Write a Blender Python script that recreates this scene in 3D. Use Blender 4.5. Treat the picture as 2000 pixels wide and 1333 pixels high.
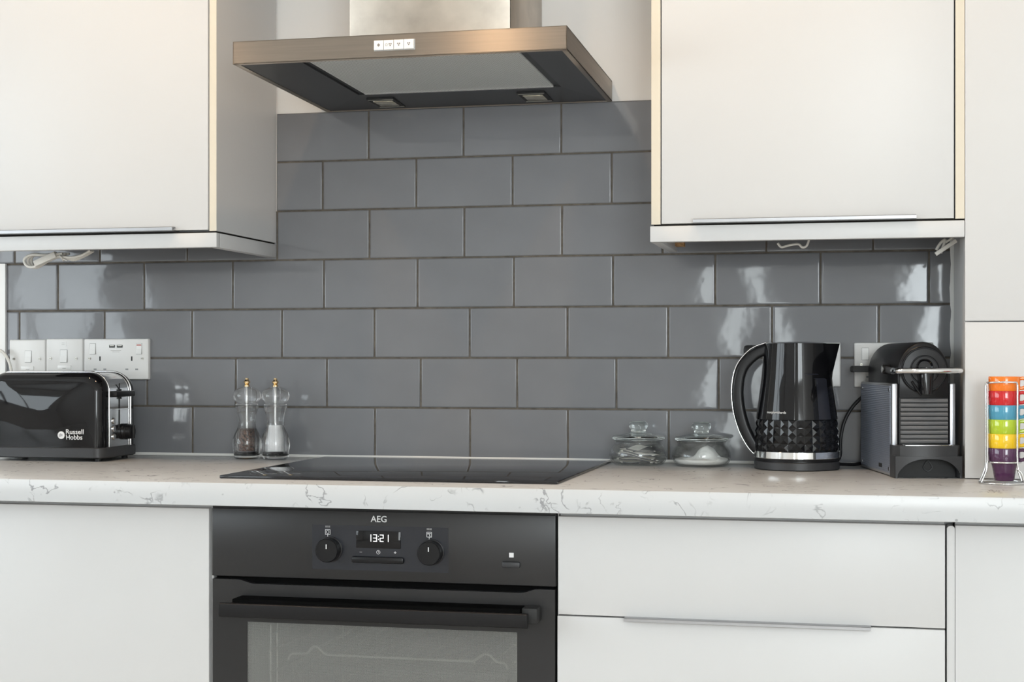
import bpy, bmesh, math, random
from mathutils import Vector, Matrix
random.seed(7)
for o in list(bpy.data.objects): bpy.data.objects.remove(o, do_unlink=True)
scene = bpy.context.scene
COL = scene.collection
PI = math.pi

# ------------------------------------------------------------------ camera
cam_d = bpy.data.cameras.new('camera'); cam = bpy.data.objects.new('camera', cam_d); COL.objects.link(cam)
cam.location = (0.9737, -3.0038, 1.1115); cam.rotation_euler = (PI/2, 0, 0.2211)
cam_d.sensor_width = 36; cam_d.lens = 36*2974.68/2000; cam_d.shift_y = 38.77/2000; cam_d.clip_start = .05
scene.camera = cam

# ------------------------------------------------------------------ world, lights, exposure
w = bpy.data.worlds.new('sky'); scene.world = w; w.use_nodes = True
w.node_tree.nodes['Background'].inputs[0].default_value = (.72, .83, 1, 1)
w.node_tree.nodes['Background'].inputs[1].default_value = 1.0
scene.view_settings.view_transform = 'Standard'; scene.view_settings.look = 'None'
scene.view_settings.gamma = 1; scene.view_settings.use_curve_mapping = False
scene.view_settings.exposure = -0.62
def area(name, loc, rot, sx, sy, power, col):
    l = bpy.data.lights.new(name, 'AREA'); l.shape = 'RECTANGLE'; l.size = sx; l.size_y = sy; l.energy = power; l.color = col
    o = bpy.data.objects.new(name, l); COL.objects.link(o); o.location = loc; o.rotation_euler = rot; return o
# daylight falling in through the openings of the room behind the camera, plus an added fill
area('daylight_side', (-2.79, -2.85, 1.525), (0, -PI/2, 0), 1.15, 3.1, 158, (.86, .93, 1))
area('daylight_rear', (.52, -5.12, 1.25), (PI/2, 0, 0), .20, 1.9, 26, (.92, .97, 1))
area('rear_fill_light', (2.05, -5.12, 1.55), (PI/2, 0, 0), 1.3, 1.3, 200, (.90, .95, 1))  # added frontal fill, set at an unseen window clear of the tile reflections
DOWN = [(-.55, -.80), (.20, -.80), (.95, -.80), (-.75, -3.2), (-.15, -3.2), (1.2, -3.2)]

# ------------------------------------------------------------------ materials
MATS = {}
def mat(name, col=(.8,.8,.8), rough=.5, metal=0, spec=.5, coat=0, trans=0, ior=1.45, aniso=0, bump=None, noise=None, emit=None):
    if name in MATS: return MATS[name]
    m = bpy.data.materials.new(name); m.use_nodes = True; nt = m.node_tree; b = nt.nodes['Principled BSDF']
    b.inputs['Base Color'].default_value = (*col, 1); b.inputs['Roughness'].default_value = rough
    b.inputs['Metallic'].default_value = metal; b.inputs['Specular IOR Level'].default_value = spec
    b.inputs['Coat Weight'].default_value = coat; b.inputs['Coat Roughness'].default_value = .04
    b.inputs['Transmission Weight'].default_value = trans; b.inputs['IOR'].default_value = ior
    b.inputs['Anisotropic'].default_value = aniso
    if emit: b.inputs['Emission Color'].default_value = (*emit[0], 1); b.inputs['Emission Strength'].default_value = emit[1]
    def tex(scale, detail, stretch):
        tc = nt.nodes.new('ShaderNodeTexCoord'); mp = nt.nodes.new('ShaderNodeMapping'); mp.inputs['Scale'].default_value = stretch
        n = nt.nodes.new('ShaderNodeTexNoise'); n.inputs['Scale'].default_value = scale; n.inputs['Detail'].default_value = detail
        nt.links.new(tc.outputs['Object'], mp.inputs[0]); nt.links.new(mp.outputs[0], n.inputs['Vector']); return n
    if noise:   # (scale, detail, stretch, amount) mottles the base colour
        n = tex(*noise[:3]); r = nt.nodes.new('ShaderNodeValToRGB'); k = noise[3]
        r.color_ramp.elements[0].position = .3; r.color_ramp.elements[1].position = .7
        r.color_ramp.elements[0].color = (*[c*(1-k) for c in col], 1); r.color_ramp.elements[1].color = (*[min(1, c*(1+k)) for c in col], 1)
        nt.links.new(n.outputs['Fac'], r.inputs[0]); nt.links.new(r.outputs[0], b.inputs['Base Color'])
    if bump:    # (scale, detail, stretch, strength, distance)
        n = tex(*bump[:3]); bp = nt.nodes.new('ShaderNodeBump'); bp.inputs['Strength'].default_value = bump[3]; bp.inputs['Distance'].default_value = bump[4]
        nt.links.new(n.outputs['Fac'], bp.inputs['Height']); nt.links.new(bp.outputs[0], b.inputs['Normal'])
    MATS[name] = m; return m
ONE = (1,1,1)
TILE = mat('grey_glaze', (.188,.191,.201), .07, spec=.5, bump=(22, 2, ONE, .07, .004), noise=(9, 2, ONE, .05))
GROUT = mat('grout', (.115,.10,.082), .9, noise=(60, 3, ONE, .3))
PAINT = mat('wall_paint', (.90,.88,.855), .8, bump=(90, 3, ONE, .08, .002))
CEIL = mat('ceiling_paint', (.85,.84,.82), .9)
FLOOR = mat('floor_boards', (.50,.48,.46), .5, noise=(6, 4, (1,9,1), .25))
CAB = mat('cabinet_white', (.635,.63,.625), .38, noise=(3, 2, ONE, .012))
CABE = mat('cream_edging', (.68,.62,.51), .5)
CHIP = mat('raw_chipboard', (.50,.30,.14), .85, noise=(180, 3, ONE, .35))
SEAL = mat('white_sealant', (.78,.77,.74), .45)
INK = mat('deep_black', (.003,.003,.003), .8, spec=.05)  # near-black colour standing in for shade in the oven gaps
DARK = mat('shadow_gap', (.02,.018,.016), .9, spec=.1)
ALU = mat('brushed_aluminium', (.40,.40,.41), .38, 1)
STEEL = mat('brushed_steel', (.50,.435,.37), .50, 1, aniso=1.0, noise=(6, 4, (1,1,40), .06), bump=(30, 3, (1,1,60), .05, .001))
STEEL2 = mat('stained_steel', (.47,.415,.355), .36, 1, noise=(11, 6, ONE, .22), bump=(14, 3, ONE, .05, .002))
HOODB = mat('hood_black', (.030,.030,.032), .32)
CHROME = mat('chrome', (.78,.78,.78), .08, 1)
CHROME2 = mat('satin_chrome', (.60,.60,.60), .2, 1)
BLK = mat('gloss_black', (.006,.006,.007), .05, spec=.42)
BLKS = mat('satin_black', (.010,.010,.011), .30, spec=.32)
BLKM = mat('matt_black', (.018,.018,.018), .6)
CHAR = mat('charcoal_plastic', (.036,.037,.040), .42)
HOBG = mat('hob_glass', (.012,.012,.014), .03, spec=.55)
OVENB = mat('black_steel', (.026,.0255,.026), .34, metal=.15, noise=(4, 3, ONE, .18))
OVENP = mat('gloss_panel', (.022,.024,.030), .22)
PRINT = mat('white_print', (.75,.75,.75), .5)
PRINTG = mat('grey_print', (.28,.28,.28), .5)
DIGIT = mat('lit_digits', (.8,.8,.8), .5, emit=((1,1,1), 1.6))
SOCK = mat('socket_white', (.76,.745,.725), .3)
SOCK2 = mat('socket_white_bright', (.82,.81,.79), .25)
BRASS = mat('screw_metal', (.42,.40,.36), .35, 1)
GOLD = mat('brass_knob', (.83,.62,.36), .16, 1)
GLASS = mat('clear_glass', (1,1,1), .0, trans=1, ior=1.46)
GGLASS = mat('green_edged_glass', (.93,.99,.97), .0, trans=1, ior=1.48)
ACRYL = mat('clear_acrylic', (1,1,1), .01, trans=1, ior=1.47)
SALT = mat('salt', (.86,.86,.86), .8, bump=(500, 2, ONE, .5, .002))
PEPP = mat('peppercorns', (.085,.042,.028), .7, noise=(260, 1, ONE, .95), bump=(260, 1, ONE, .8, .004))
SUGAR = mat('white_powder', (.88,.875,.86), .85, bump=(120, 4, ONE, .35, .003))
PAPER = mat('sachet_paper', (.92,.89,.84), .7)
PAPERB = mat('sachet_print', (.05,.05,.06), .6)
CORD = mat('white_cord', (.78,.75,.69), .5)
BCORD = mat('black_cord', (.015,.015,.016), .45)
ENAM = mat('oven_enamel', (.16,.16,.155), .35)
WIRE = mat('bright_wire', (.86,.85,.80), .22, .6)
LAMP = mat('lamp_lens', (.72,.66,.52), .12, .7, noise=(90, 2, ONE, .3))
RED = mat('red_neon', (.45,.07,.05), .4)
PANELB = mat('ribbed_blue_grey', (.34,.38,.47), .34, .6)
WINF = mat('window_frame_white', (.8,.8,.8), .4)
BULB = mat('downlight_bulb', (1,.8,.6), .5, emit=((1,.78,.52), 18))

def wavy_panel():
    m = PANELB; nt = m.node_tree; b = nt.nodes['Principled BSDF']
    tc = nt.nodes.new('ShaderNodeTexCoord'); wv = nt.nodes.new('ShaderNodeTexWave'); wv.bands_direction = 'Z'
    wv.inputs['Scale'].default_value = 95; wv.inputs['Distortion'].default_value = 1.2; wv.inputs['Detail'].default_value = 1
    bp = nt.nodes.new('ShaderNodeBump'); bp.inputs['Strength'].default_value = .35; bp.inputs['Distance'].default_value = .002
    nt.links.new(tc.outputs['Object'], wv.inputs[0]); nt.links.new(wv.outputs['Fac'], bp.inputs['Height']); nt.links.new(bp.outputs[0], b.inputs['Normal'])
wavy_panel()
for m_ in (STEEL,):
    nt = m_.node_tree; tg = nt.nodes.new('ShaderNodeTangent'); tg.direction_type = 'RADIAL'; tg.axis = 'Z'
    nt.links.new(tg.outputs[0], nt.nodes['Principled BSDF'].inputs['Tangent']); nt.nodes['Principled BSDF'].inputs['Anisotropic Rotation'].default_value = .25
def thin_glass(m, share, tint):
    # blown glass: part refracting shell, part straight-through, with edge reflections
    nt = m.node_tree; L = nt.links; out = nt.nodes['Material Output']; b = nt.nodes['Principled BSDF']
    tr = nt.nodes.new('ShaderNodeBsdfTransparent'); tr.inputs[0].default_value = (*tint, 1); gl = nt.nodes.new('ShaderNodeBsdfGlossy'); gl.inputs['Roughness'].default_value = .02
    lw = nt.nodes.new('ShaderNodeLayerWeight'); lw.inputs[0].default_value = .5
    pw = nt.nodes.new('ShaderNodeMath'); pw.operation = 'POWER'; pw.inputs[1].default_value = 3.0; L.new(lw.outputs['Facing'], pw.inputs[0])
    mr = nt.nodes.new('ShaderNodeMapRange'); mr.inputs['To Min'].default_value = .04; mr.inputs['To Max'].default_value = .55; L.new(pw.outputs[0], mr.inputs['Value'])
    m1 = nt.nodes.new('ShaderNodeMixShader'); L.new(mr.outputs[0], m1.inputs[0]); L.new(tr.outputs[0], m1.inputs[1]); L.new(gl.outputs[0], m1.inputs[2])
    m2 = nt.nodes.new('ShaderNodeMixShader'); m2.inputs[0].default_value = share; L.new(b.outputs[0], m2.inputs[1]); L.new(m1.outputs[0], m2.inputs[2]); L.new(m2.outputs[0], out.inputs[0])
thin_glass(GLASS, .88, (.98,.985,.98)); thin_glass(ACRYL, .16, (.99,.99,.99))

def worktop_mat():
    m = mat('white_veined_laminate', (.592,.60,.606), .27); nt = m.node_tree; L = nt.links; b = nt.nodes['Principled BSDF']
    tc = nt.nodes.new('ShaderNodeTexCoord')
    def noise(scale, detail, off=(0,0,0), dist=0):
        mp = nt.nodes.new('ShaderNodeMapping'); mp.inputs['Location'].default_value = off
        n = nt.nodes.new('ShaderNodeTexNoise'); n.inputs['Scale'].default_value = scale; n.inputs['Detail'].default_value = detail; n.inputs['Distortion'].default_value = dist
        L.new(tc.outputs['Object'], mp.inputs[0]); L.new(mp.outputs[0], n.inputs['Vector']); return n.outputs['Fac']
    def M(op, a, c=None, d=None):
        n = nt.nodes.new('ShaderNodeMath'); n.operation = op
        for i, v in enumerate((a, c, d)):
            if v is None: continue
            if isinstance(v, (int, float)): n.inputs[i].default_value = v
            else: L.new(v, n.inputs[i])
        return n.outputs[0]
    def ramp(v, lo, hi):
        n = nt.nodes.new('ShaderNodeMapRange'); n.interpolation_type = 'SMOOTHSTEP'
        n.inputs['From Min'].default_value = lo; n.inputs['From Max'].default_value = hi; L.new(v, n.inputs['Value']); return n.outputs['Result']
    def vein(scale, off, width, mscale, mlo, dist=.6):
        d = M('ABSOLUTE', M('SUBTRACT', noise(scale, 4, off, dist), .5))
        line = M('SUBTRACT', 1, ramp(d, 0, width))
        return M('MULTIPLY', line, ramp(noise(mscale, 2, (off[1]+3, off[0], 1)), mlo, mlo+.10))
    v = M('MAXIMUM', vein(11, (0,0,0), .012, 16, .51), M('MULTIPLY', vein(24, (4,7,2), .022, 20, .55), .7))
    vo = nt.nodes.new('ShaderNodeTexVoronoi'); vo.inputs['Scale'].default_value = 42; L.new(tc.outputs['Object'], vo.inputs['Vector'])
    sp = M('MULTIPLY', M('SUBTRACT', 1, ramp(vo.outputs['Distance'], .05, .12)), ramp(noise(30, 1, (9,1,4)), .56, .62))
    v = M('MAXIMUM', v, M('MULTIPLY', sp, .8))
    mix = nt.nodes.new('ShaderNodeMix'); mix.data_type = 'RGBA'
    mix.inputs[6].default_value = (.592,.60,.606,1); mix.inputs[7].default_value = (.23,.23,.24,1)
    L.new(M('MULTIPLY', v, .8), mix.inputs[0]); L.new(mix.outputs[2], b.inputs['Base Color'])
    return m
WORK = worktop_mat()

def screen_glass(name, dots, density, grid):
    # dark glass that carries a printed screen of fine dots; the clear remainder lets the inside show
    m = bpy.data.materials.new(name); m.use_nodes = True; nt = m.node_tree; L = nt.links; nt.nodes.clear()
    out = nt.nodes.new('ShaderNodeOutputMaterial'); tr = nt.nodes.new('ShaderNodeBsdfTransparent'); tr.inputs[0].default_value = (.85,.86,.85,1)
    df = nt.nodes.new('ShaderNodeBsdfDiffuse'); df.inputs[0].default_value = dots
    gl = nt.nodes.new('ShaderNodeBsdfGlossy'); gl.inputs['Roughness'].default_value = .04
    m1 = nt.nodes.new('ShaderNodeMixShader'); m2 = nt.nodes.new('ShaderNodeMixShader'); m2.inputs[0].default_value = .05
    if grid:
        tc = nt.nodes.new('ShaderNodeTexCoord'); fs = []
        for d in ('X', 'Z'):
            wv = nt.nodes.new('ShaderNodeTexWave'); wv.bands_direction = d; wv.inputs['Scale'].default_value = grid; L.new(tc.outputs['Object'], wv.inputs[0]); fs.append(wv.outputs['Fac'])
        mu = nt.nodes.new('ShaderNodeMath'); mu.operation = 'MULTIPLY'; L.new(fs[0], mu.inputs[0]); L.new(fs[1], mu.inputs[1])
        mr = nt.nodes.new('ShaderNodeMapRange'); mr.inputs['To Min'].default_value = density-.22; mr.inputs['To Max'].default_value = density+.3; L.new(mu.outputs[0], mr.inputs['Value']); L.new(mr.outputs[0], m1.inputs[0])
    else: m1.inputs[0].default_value = density
    L.new(tr.outputs[0], m1.inputs[1]); L.new(df.outputs[0], m1.inputs[2]); L.new(m1.outputs[0], m2.inputs[1]); L.new(gl.outputs[0], m2.inputs[2]); L.new(m2.outputs[0], out.inputs[0])
    return m
OVENG = screen_glass('oven_screen_glass', (.34,.345,.33,1), .42, 160)
PANE = screen_glass('window_pane', (.8,.8,.8,1), .0, 0)

def filter_mat():
    m = mat('filter_mesh', (.46,.48,.46), .42, .35); nt = m.node_tree; b = nt.nodes['Principled BSDF']; L = nt.links
    tc = nt.nodes.new('ShaderNodeTexCoord'); mp = nt.nodes.new('ShaderNodeMapping'); mp.inputs['Rotation'].default_value = (0,0,PI/4)
    L.new(tc.outputs['Object'], mp.inputs[0]); fs = []
    for d in ('X','Y'):
        wv = nt.nodes.new('ShaderNodeTexWave'); wv.bands_direction = d; wv.inputs['Scale'].default_value = 62; wv.inputs['Distortion'].default_value = .4; L.new(mp.outputs[0], wv.inputs[0]); fs.append(wv.outputs['Fac'])
    mx = nt.nodes.new('ShaderNodeMath'); mx.operation = 'MAXIMUM'; L.new(fs[0], mx.inputs[0]); L.new(fs[1], mx.inputs[1])
    bp = nt.nodes.new('ShaderNodeBump'); bp.inputs['Strength'].default_value = .7; bp.inputs['Distance'].default_value = .003
    L.new(mx.outputs[0], bp.inputs['Height']); L.new(bp.outputs[0], b.inputs['Normal'])
    cr = nt.nodes.new('ShaderNodeValToRGB'); cr.color_ramp.elements[0].color = (.34,.35,.34,1); cr.color_ramp.elements[1].color = (.90,.92,.90,1)
    L.new(mx.outputs[0], cr.inputs[0]); L.new(cr.outputs[0], b.inputs['Base Color']); return m
FILT = filter_mat()

# ------------------------------------------------------------------ mesh helpers
def new(): return bmesh.new()
def box(bm, x0, x1, y0, y1, z0, z1, bev=0, seg=2):
    r = bmesh.ops.create_cube(bm, size=1); vs = r['verts']
    bmesh.ops.scale(bm, vec=(x1-x0, y1-y0, z1-z0), verts=vs); bmesh.ops.translate(bm, vec=((x0+x1)/2, (y0+y1)/2, (z0+z1)/2), verts=vs)
    if bev:
        es = list({e for v in vs for e in v.link_edges}); bmesh.ops.bevel(bm, geom=es, offset=bev, segments=seg, affect='EDGES', profile=.5)
    return bm
def loft(bm, rings, cap0=True, cap1=True, closed=True):
    R = [[bm.verts.new(p) for p in r] for r in rings]; n = len(R[0])
    for a, b in zip(R, R[1:]):
        for i in range(n if closed else n-1):
            j = (i+1) % n; bm.faces.new((a[i], a[j], b[j], b[i]))
    if cap0: bm.faces.new(list(reversed(R[0])))
    if cap1: bm.faces.new(R[-1])
    return bm
def lathe(bm, prof, c=(0,0), n=48, a0=0, a1=2*PI):
    rings = []
    full = abs(a1-a0-2*PI) < 1e-6
    for r, z in prof:
        rings.append([(c[0]+max(r,1e-5)*math.cos(a0+(a1-a0)*i/(n if full else n-1)), c[1]+max(r,1e-5)*math.sin(a0+(a1-a0)*i/(n if full else n-1)), z) for i in range(n)])
    axis = prof[0][0] < 1e-3
    if axis: return loft(bm, rings, True, True, full)
    rings.append([Vector(p) for p in rings[0]]); loft(bm, rings, False, False, full); bmesh.ops.remove_doubles(bm, verts=bm.verts, dist=1e-7); return bm
def prism_y(bm, poly, y0, y1):     # poly: (x,z) list
    return loft(bm, [[(x, y0, z) for x, z in poly], [(x, y1, z) for x, z in poly]])
def prism_x(bm, poly, x0, x1):     # poly: (y,z)
    return loft(bm, [[(x0, y, z) for y, z in poly], [(x1, y, z) for y, z in poly]])
def prism_z(bm, poly, z0, z1):
    return loft(bm, [[(x, y, z0) for x, y in poly], [(x, y, z1) for x, y in poly]])
def cyl(bm, p0, p1, r0, r1=None, n=20):
    p0, p1 = Vector(p0), Vector(p1); r1 = r0 if r1 is None else r1
    d = (p1-p0).normalized(); u = d.orthogonal().normalized(); v = d.cross(u)
    return loft(bm, [[p+u*r*math.cos(2*PI*i/n)+v*r*math.sin(2*PI*i/n) for i in range(n)] for p, r in ((p0, r0), (p1, r1))])
def smooth_path(pts, k=6, closed=False):
    P = [Vector(p) for p in pts]; out = []; n = len(P)
    for i in range(n if closed else n-1):
        g = (lambda j: P[j % n]) if closed else (lambda j: P[max(0, min(n-1, j))])
        a, b, c, d = g(i-1), g(i), g(i+1), g(i+2)
        for s in range(k):
            t = s/k; out.append(.5*((2*b)+(-a+c)*t+(2*a-5*b+4*c-d)*t*t+(-a+3*b-3*c+d)*t**3))
    if not closed: out.append(P[-1])
    return out
def tube(bm, pts, r, n=10, closed=False, k=6, sect=None, up=None):
    P = smooth_path(pts, k, closed) if k else [Vector(p) for p in pts]; N = len(P); rings = []; u = None
    for i in range(N):
        t = (P[(i+1) % N]-P[i-1]) if closed else (P[min(i+1, N-1)]-P[max(i-1, 0)])
        t.normalize()
        if up is not None: u = Vector(up) - t*t.dot(Vector(up))
        elif u is None: u = t.orthogonal()
        else: u = u - t*t.dot(u)
        u.normalize(); v = t.cross(u)
        if sect: rings.append([P[i]+u*a+v*b for a, b in sect])
        else: rings.append([P[i]+u*r*math.cos(2*PI*j/n)+v*r*math.sin(2*PI*j/n) for j in range(n)])
    if closed: rings.append([Vector(p) for p in rings[0]]); loft(bm, rings, False, False); bmesh.ops.remove_doubles(bm, verts=bm.verts, dist=1e-6); return bm
    return loft(bm, rings)
def rrect(x0, x1, z0, z1, r, n=6):
    r = max(r, 1e-5); pts = []
    for cx, cz, a in ((x1-r, z1-r, 0), (x0+r, z1-r, PI/2), (x0+r, z0+r, PI), (x1-r, z0+r, 1.5*PI)):
        pts += [(cx+r*math.cos(a+PI/2*i/n), cz+r*math.sin(a+PI/2*i/n)) for i in range(n+1)]
    return pts
def arch(x0, x1, z0, z1, r, n=12):
    r = max(r, 1e-5); pts = [(x0, z0), (x1, z0)]
    for cx, cz, a in ((x1-r, z1-r, 0), (x0+r, z1-r, PI/2)):
        pts += [(cx+r*math.cos(a+PI/2*i/n), cz+r*math.sin(a+PI/2*i/n)) for i in range(n+1)]
    return pts

def tag(o, label=None, cat=None, group=None, kind=None):
    for k, v in (('label', label), ('category', cat), ('group', group), ('kind', kind)):
        if v: o[k] = v
    return o
def thing(name, label, cat, loc=(0,0,0), rz=0, group=None, rx=0):
    o = bpy.data.objects.new(name, None); COL.objects.link(o); o.location = loc; o.rotation_euler = (rx, 0, rz); o.empty_display_size = .02
    return tag(o, label, cat, group)
def chain(o):
    m = Matrix.Identity(4)
    while o: m = Matrix.LocRotScale(o.location, o.rotation_euler, o.scale) @ m; o = o.parent
    return m
def obj(name, bm, m, parent=None, local=False, smooth=None, label=None):
    """link a bmesh as one object; verts are in world space unless local (then in the parent thing's frame)"""
    bmesh.ops.recalc_face_normals(bm, faces=bm.faces)
    me = bpy.data.meshes.new(name)
    if parent and not local: bm.transform(chain(parent).inverted())
    bm.to_mesh(me); bm.free(); me.materials.append(m)
    if smooth is not None:
        for p in me.polygons: p.use_smooth = True
        try: me.set_sharp_from_angle(angle=math.radians(smooth))
        except Exception: pass
    o = bpy.data.objects.new(name, me); COL.objects.link(o); o.parent = parent
    if label: o['label'] = label
    return o
def B(name, m, parent, x0, x1, y0, y1, z0, z1, bev=0, local=False, label=None, seg=2):
    return obj(name, box(new(), x0, x1, y0, y1, z0, z1, bev, seg), m, parent, local, 35 if bev else None, label)
def struct(o): o['kind'] = 'structure'; return o
def lettering(name, body, m, parent, x, y, z, width, local=False, bend=None, tilt=None, bold=0, height=None):
    """flat raised lettering, left end at x, baseline z, facing -Y"""
    cu = bpy.data.curves.new(name, 'FONT'); cu.body = body; cu.size = 1; cu.offset = bold; cu.resolution_u = 3; cu.extrude = 0
    t = bpy.data.objects.new(name, cu); COL.objects.link(t)
    me = bpy.data.meshes.new_from_object(t.evaluated_get(bpy.context.evaluated_depsgraph_get()))
    bpy.data.objects.remove(t); bm = new(); bm.from_mesh(me); bpy.data.meshes.remove(me)
    xs = [v.co.x for v in bm.verts]; s = width/(max(xs)-min(xs)); x_0 = min(xs)
    ys = [v.co.y for v in bm.verts]; sy = s if not height else height/(max(ys)-min(ys))
    r = bmesh.ops.extrude_face_region(bm, geom=bm.faces[:]); vs = [e for e in r['geom'] if isinstance(e, bmesh.types.BMVert)]
    for v in vs: v.co.z += .0004/s
    for v in bm.verts:
        X, Z, D = x+(v.co.x-x_0)*s, z+v.co.y*sy, v.co.z*s
        v.co = bend(X, Z, D) if bend else Vector((X, y-D, Z))
    return obj(name, bm, m, parent, local)

# ------------------------------------------------------------------ room shell
YW = .008     # plaster face; tile faces lie at y = 0
XL, XR, YB, ZC = -2.7, 2.75, -5.0, 2.42
wall_back = struct(obj('wall_back', box(new(), XL-.1, XR+.1, YW, .12, 0, ZC), PAINT))
struct(obj('floor', box(new(), XL-.1, XR+.1, YB-.1, .12, -.08, 0), FLOOR))
struct(obj('ceiling', box(new(), XL-.1, XR+.1, YB-.1, .12, ZC, ZC+.08), CEIL))
struct(obj('wall_right', box(new(), XR, XR+.1, YB-.1, YW, 0, ZC), PAINT))
bm = new()          # left wall round the long window
box(bm, XL-.1, XL, YB-.1, -4.4, 0, ZC); box(bm, XL-.1, XL, -1.3, YW, 0, ZC); box(bm, XL-.1, XL, -4.4, -1.3, 2.1, ZC); box(bm, XL-.1, XL, -4.4, -1.3, 0, .95)
struct(obj('wall_left', bm, PAINT))
bm = new()          # rear wall round the narrow glazed door and the added fill window
for x0, x1, z0, z1 in ((XL, .42, 0, ZC), (.62, 1.4, 0, ZC), (.42, .62, 2.2, ZC), (.42, .62, 0, .3), (2.7, XR, 0, ZC), (1.4, 2.7, 0, .9), (1.4, 2.7, 2.2, ZC)):
    box(bm, x0, x1, YB-.1, YB, z0, z1)
struct(obj('wall_rear', bm, PAINT))
wn = struct(B('window_1', WINF, None, XL-.07, XL-.03, -4.4, -4.32, .95, 2.1))
for y in (-3.40, -2.40, -1.38): B('mullion', WINF, wn, XL-.07, XL-.03, y, y+.08, .95, 2.1)
for z in (.95, 2.02): B('rail', WINF, wn, XL-.07, XL-.03, -4.4, -1.3, z, z+.08)
for y0, y1 in ((-4.32,-3.40), (-3.32,-2.40), (-2.32,-1.38)): B('pane', PANE, wn, XL-.055, XL-.049, y0, y1, 1.03, 2.02)
wn = struct(B('window_2', WINF, None, .42, .445, YB-.07, YB-.03, .3, 2.2)); B('frame_side', WINF, wn, .595, .62, YB-.07, YB-.03, .3, 2.2); B('pane', PANE, wn, .445, .595, YB-.055, YB-.049, .3, 2.2)
wn = struct(B('fill_window', WINF, None, 1.4, 1.46, YB-.07, YB-.03, .9, 2.2)); B('frame_side', WINF, wn, 2.64, 2.7, YB-.07, YB-.03, .9, 2.2); B('mullion', WINF, wn, 2.02, 2.08, YB-.07, YB-.03, .9, 2.2); B('pane', PANE, wn, 1.46, 2.64, YB-.055, YB-.049, .9, 2.2)  # the last window is unseen, added to carry the frontal fill light
for i, (x, y) in enumerate(DOWN):
    t = thing('downlight', 'recessed ceiling downlight with warm bulb', 'light', (x, y, ZC), group='downlights in the ceiling')
    obj('rim', lathe(new(), [(.03,ZC-.001),(.045,ZC-.001),(.045,ZC-.006),(.032,ZC-.008),(.03,ZC-.004)], (x,y), 24), WINF, t)
    obj('bulb', lathe(new(), [(0,ZC-.002),(.029,ZC-.002),(.029,ZC-.004),(0,ZC-.005)], (x,y), 20), BULB, t)
    l = bpy.data.lights.new('downlight_beam', 'SPOT'); l.energy = (27 if y > -2 else 38); l.color = (1,.70,.43); l.spot_size = math.radians(125); l.spot_blend = .6; l.shadow_soft_size = .03
    o = bpy.data.objects.new('downlight_beam', l); COL.objects.link(o); o.parent = t; o.location = (0,0,-.012)

# ------------------------------------------------------------------ tiles
PX, PZ, G, Z0 = .2025, .1025, .0032, 1.6298
PH = (-.0052, .0972, -.0035, .1, .2101, .1066, -.194)
B('grout_bed', GROUT, wall_back, -.95, 1.157, .0014, YW+.001, .895, Z0-2*PZ); B('grout_bed', GROUT, wall_back, -.206, .622, .0014, YW+.001, Z0-2*PZ, Z0-.001)
def tile_bm(wd, h):
    bm = new(); b = .0016
    loft(bm, [[(x, y, z) for x, z in rrect(-wd/2+i, wd/2-i, -h/2+i, h/2-i, .0016, 2)] for i, y in ((0, .0078), (0, .0016), (.0005, .0006), (.0016, .0001), (.0032, 0))], cap0=False)
    return bm
share = {}
for row in range(7):
    za, zb = Z0-(row+1)*PZ+G/2, Z0-row*PZ-G/2
    if row == 6: za = .9105
    lim = (-.206, .6215) if row < 2 else (-.95, 1.1565)
    n0 = math.floor((lim[0]-PH[row])/PX)
    for n in range(n0, n0+14):
        xa, xb = PH[row]+n*PX+G/2, PH[row]+(n+1)*PX-G/2
        xa, xb = max(xa, lim[0]), min(xb, lim[1])
        if xb-xa < .006: continue
        key = (round(xb-xa, 4), round(zb-za, 4))
        if key not in share:
            o = obj('tile', tile_bm(xb-xa, zb-za), TILE, wall_back, True, 60); share[key] = o.data
        else:
            o = bpy.data.objects.new('tile', share[key]); COL.objects.link(o); o.parent = wall_back
        o.location = ((xa+xb)/2, random.uniform(-.0003, .0002), (za+zb)/2)
        o.rotation_euler = (random.gauss(0, .0011), 0, random.gauss(0, .0011))
# sealant along worktop, and down the side of the tall unit
bm = new(); prism_x(bm, [(0,.9105),(-.006,.9105),(-.003,.9125),(-.0005,.9160),(.001,.9160)], -.95, 1.157)
struct(obj('trim_1', bm, SEAL))
bm = new(); rings = []
for i in range(40):
    z = .912+i*(1.352-.912)/39; k = .0055+.0008*math.sin(i*.9)+.0014*random.random()
    rings.append([(1.1575, 0, z), (1.1575-k, 0, z), (1.1575-k*.55, -k*.6, z), (1.1575, -.012, z)])
loft(bm, rings); struct(obj('trim_2', bm, SEAL, smooth=60))
struct(B('trim_3', SOCK2, None, -1.09, -.8325, -.0065, -.0006, .9105, 1.3235))

# ------------------------------------------------------------------ wall cabinets
def handle_strip(parent, x0, x1, y, z0, z1, up=1, cut=.0):
    """folded aluminium strip pinched over the edge of a front; lip stands proud of the front"""
    a, b = (z0, z1)
    poly = [(y+.017, a), (y-.014, a), (y-.016, a+.001), (y-.016, b-.0015), (y-.0135, b), (y-.001, b), (y-.001, b-.0022), (y-.0128, b-.0022), (y-.0128, a+.0024), (y+.017, a+.0024)]
    bm = new(); prism_x(bm, poly, x0, x1); return obj('handle', bm, ALU, parent, label='brushed aluminium edge handle')
DZ0, DZ1 = 1.3585, 2.077
t = thing('wall_cabinet', 'white wall cabinet left of the extractor hood', 'cabinet', (-.475, -.15, 1.328))
YF = -.306
B('carcass', CAB, t, -.7415, -.2226, YF+.021, -.0006, DZ0, DZ1)
ep = B('end_panel', CAB, t, -.2221, -.2077, YF+.001, -.0006, DZ0, DZ1); B('edge_band', CABE, ep, -.2221, -.2079, YF, YF+.0009, DZ0, DZ1)
d = B('door', CAB, t, -.7262, -.2252, YF, YF+.018, DZ0+.0025, DZ1, .0008)
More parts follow.
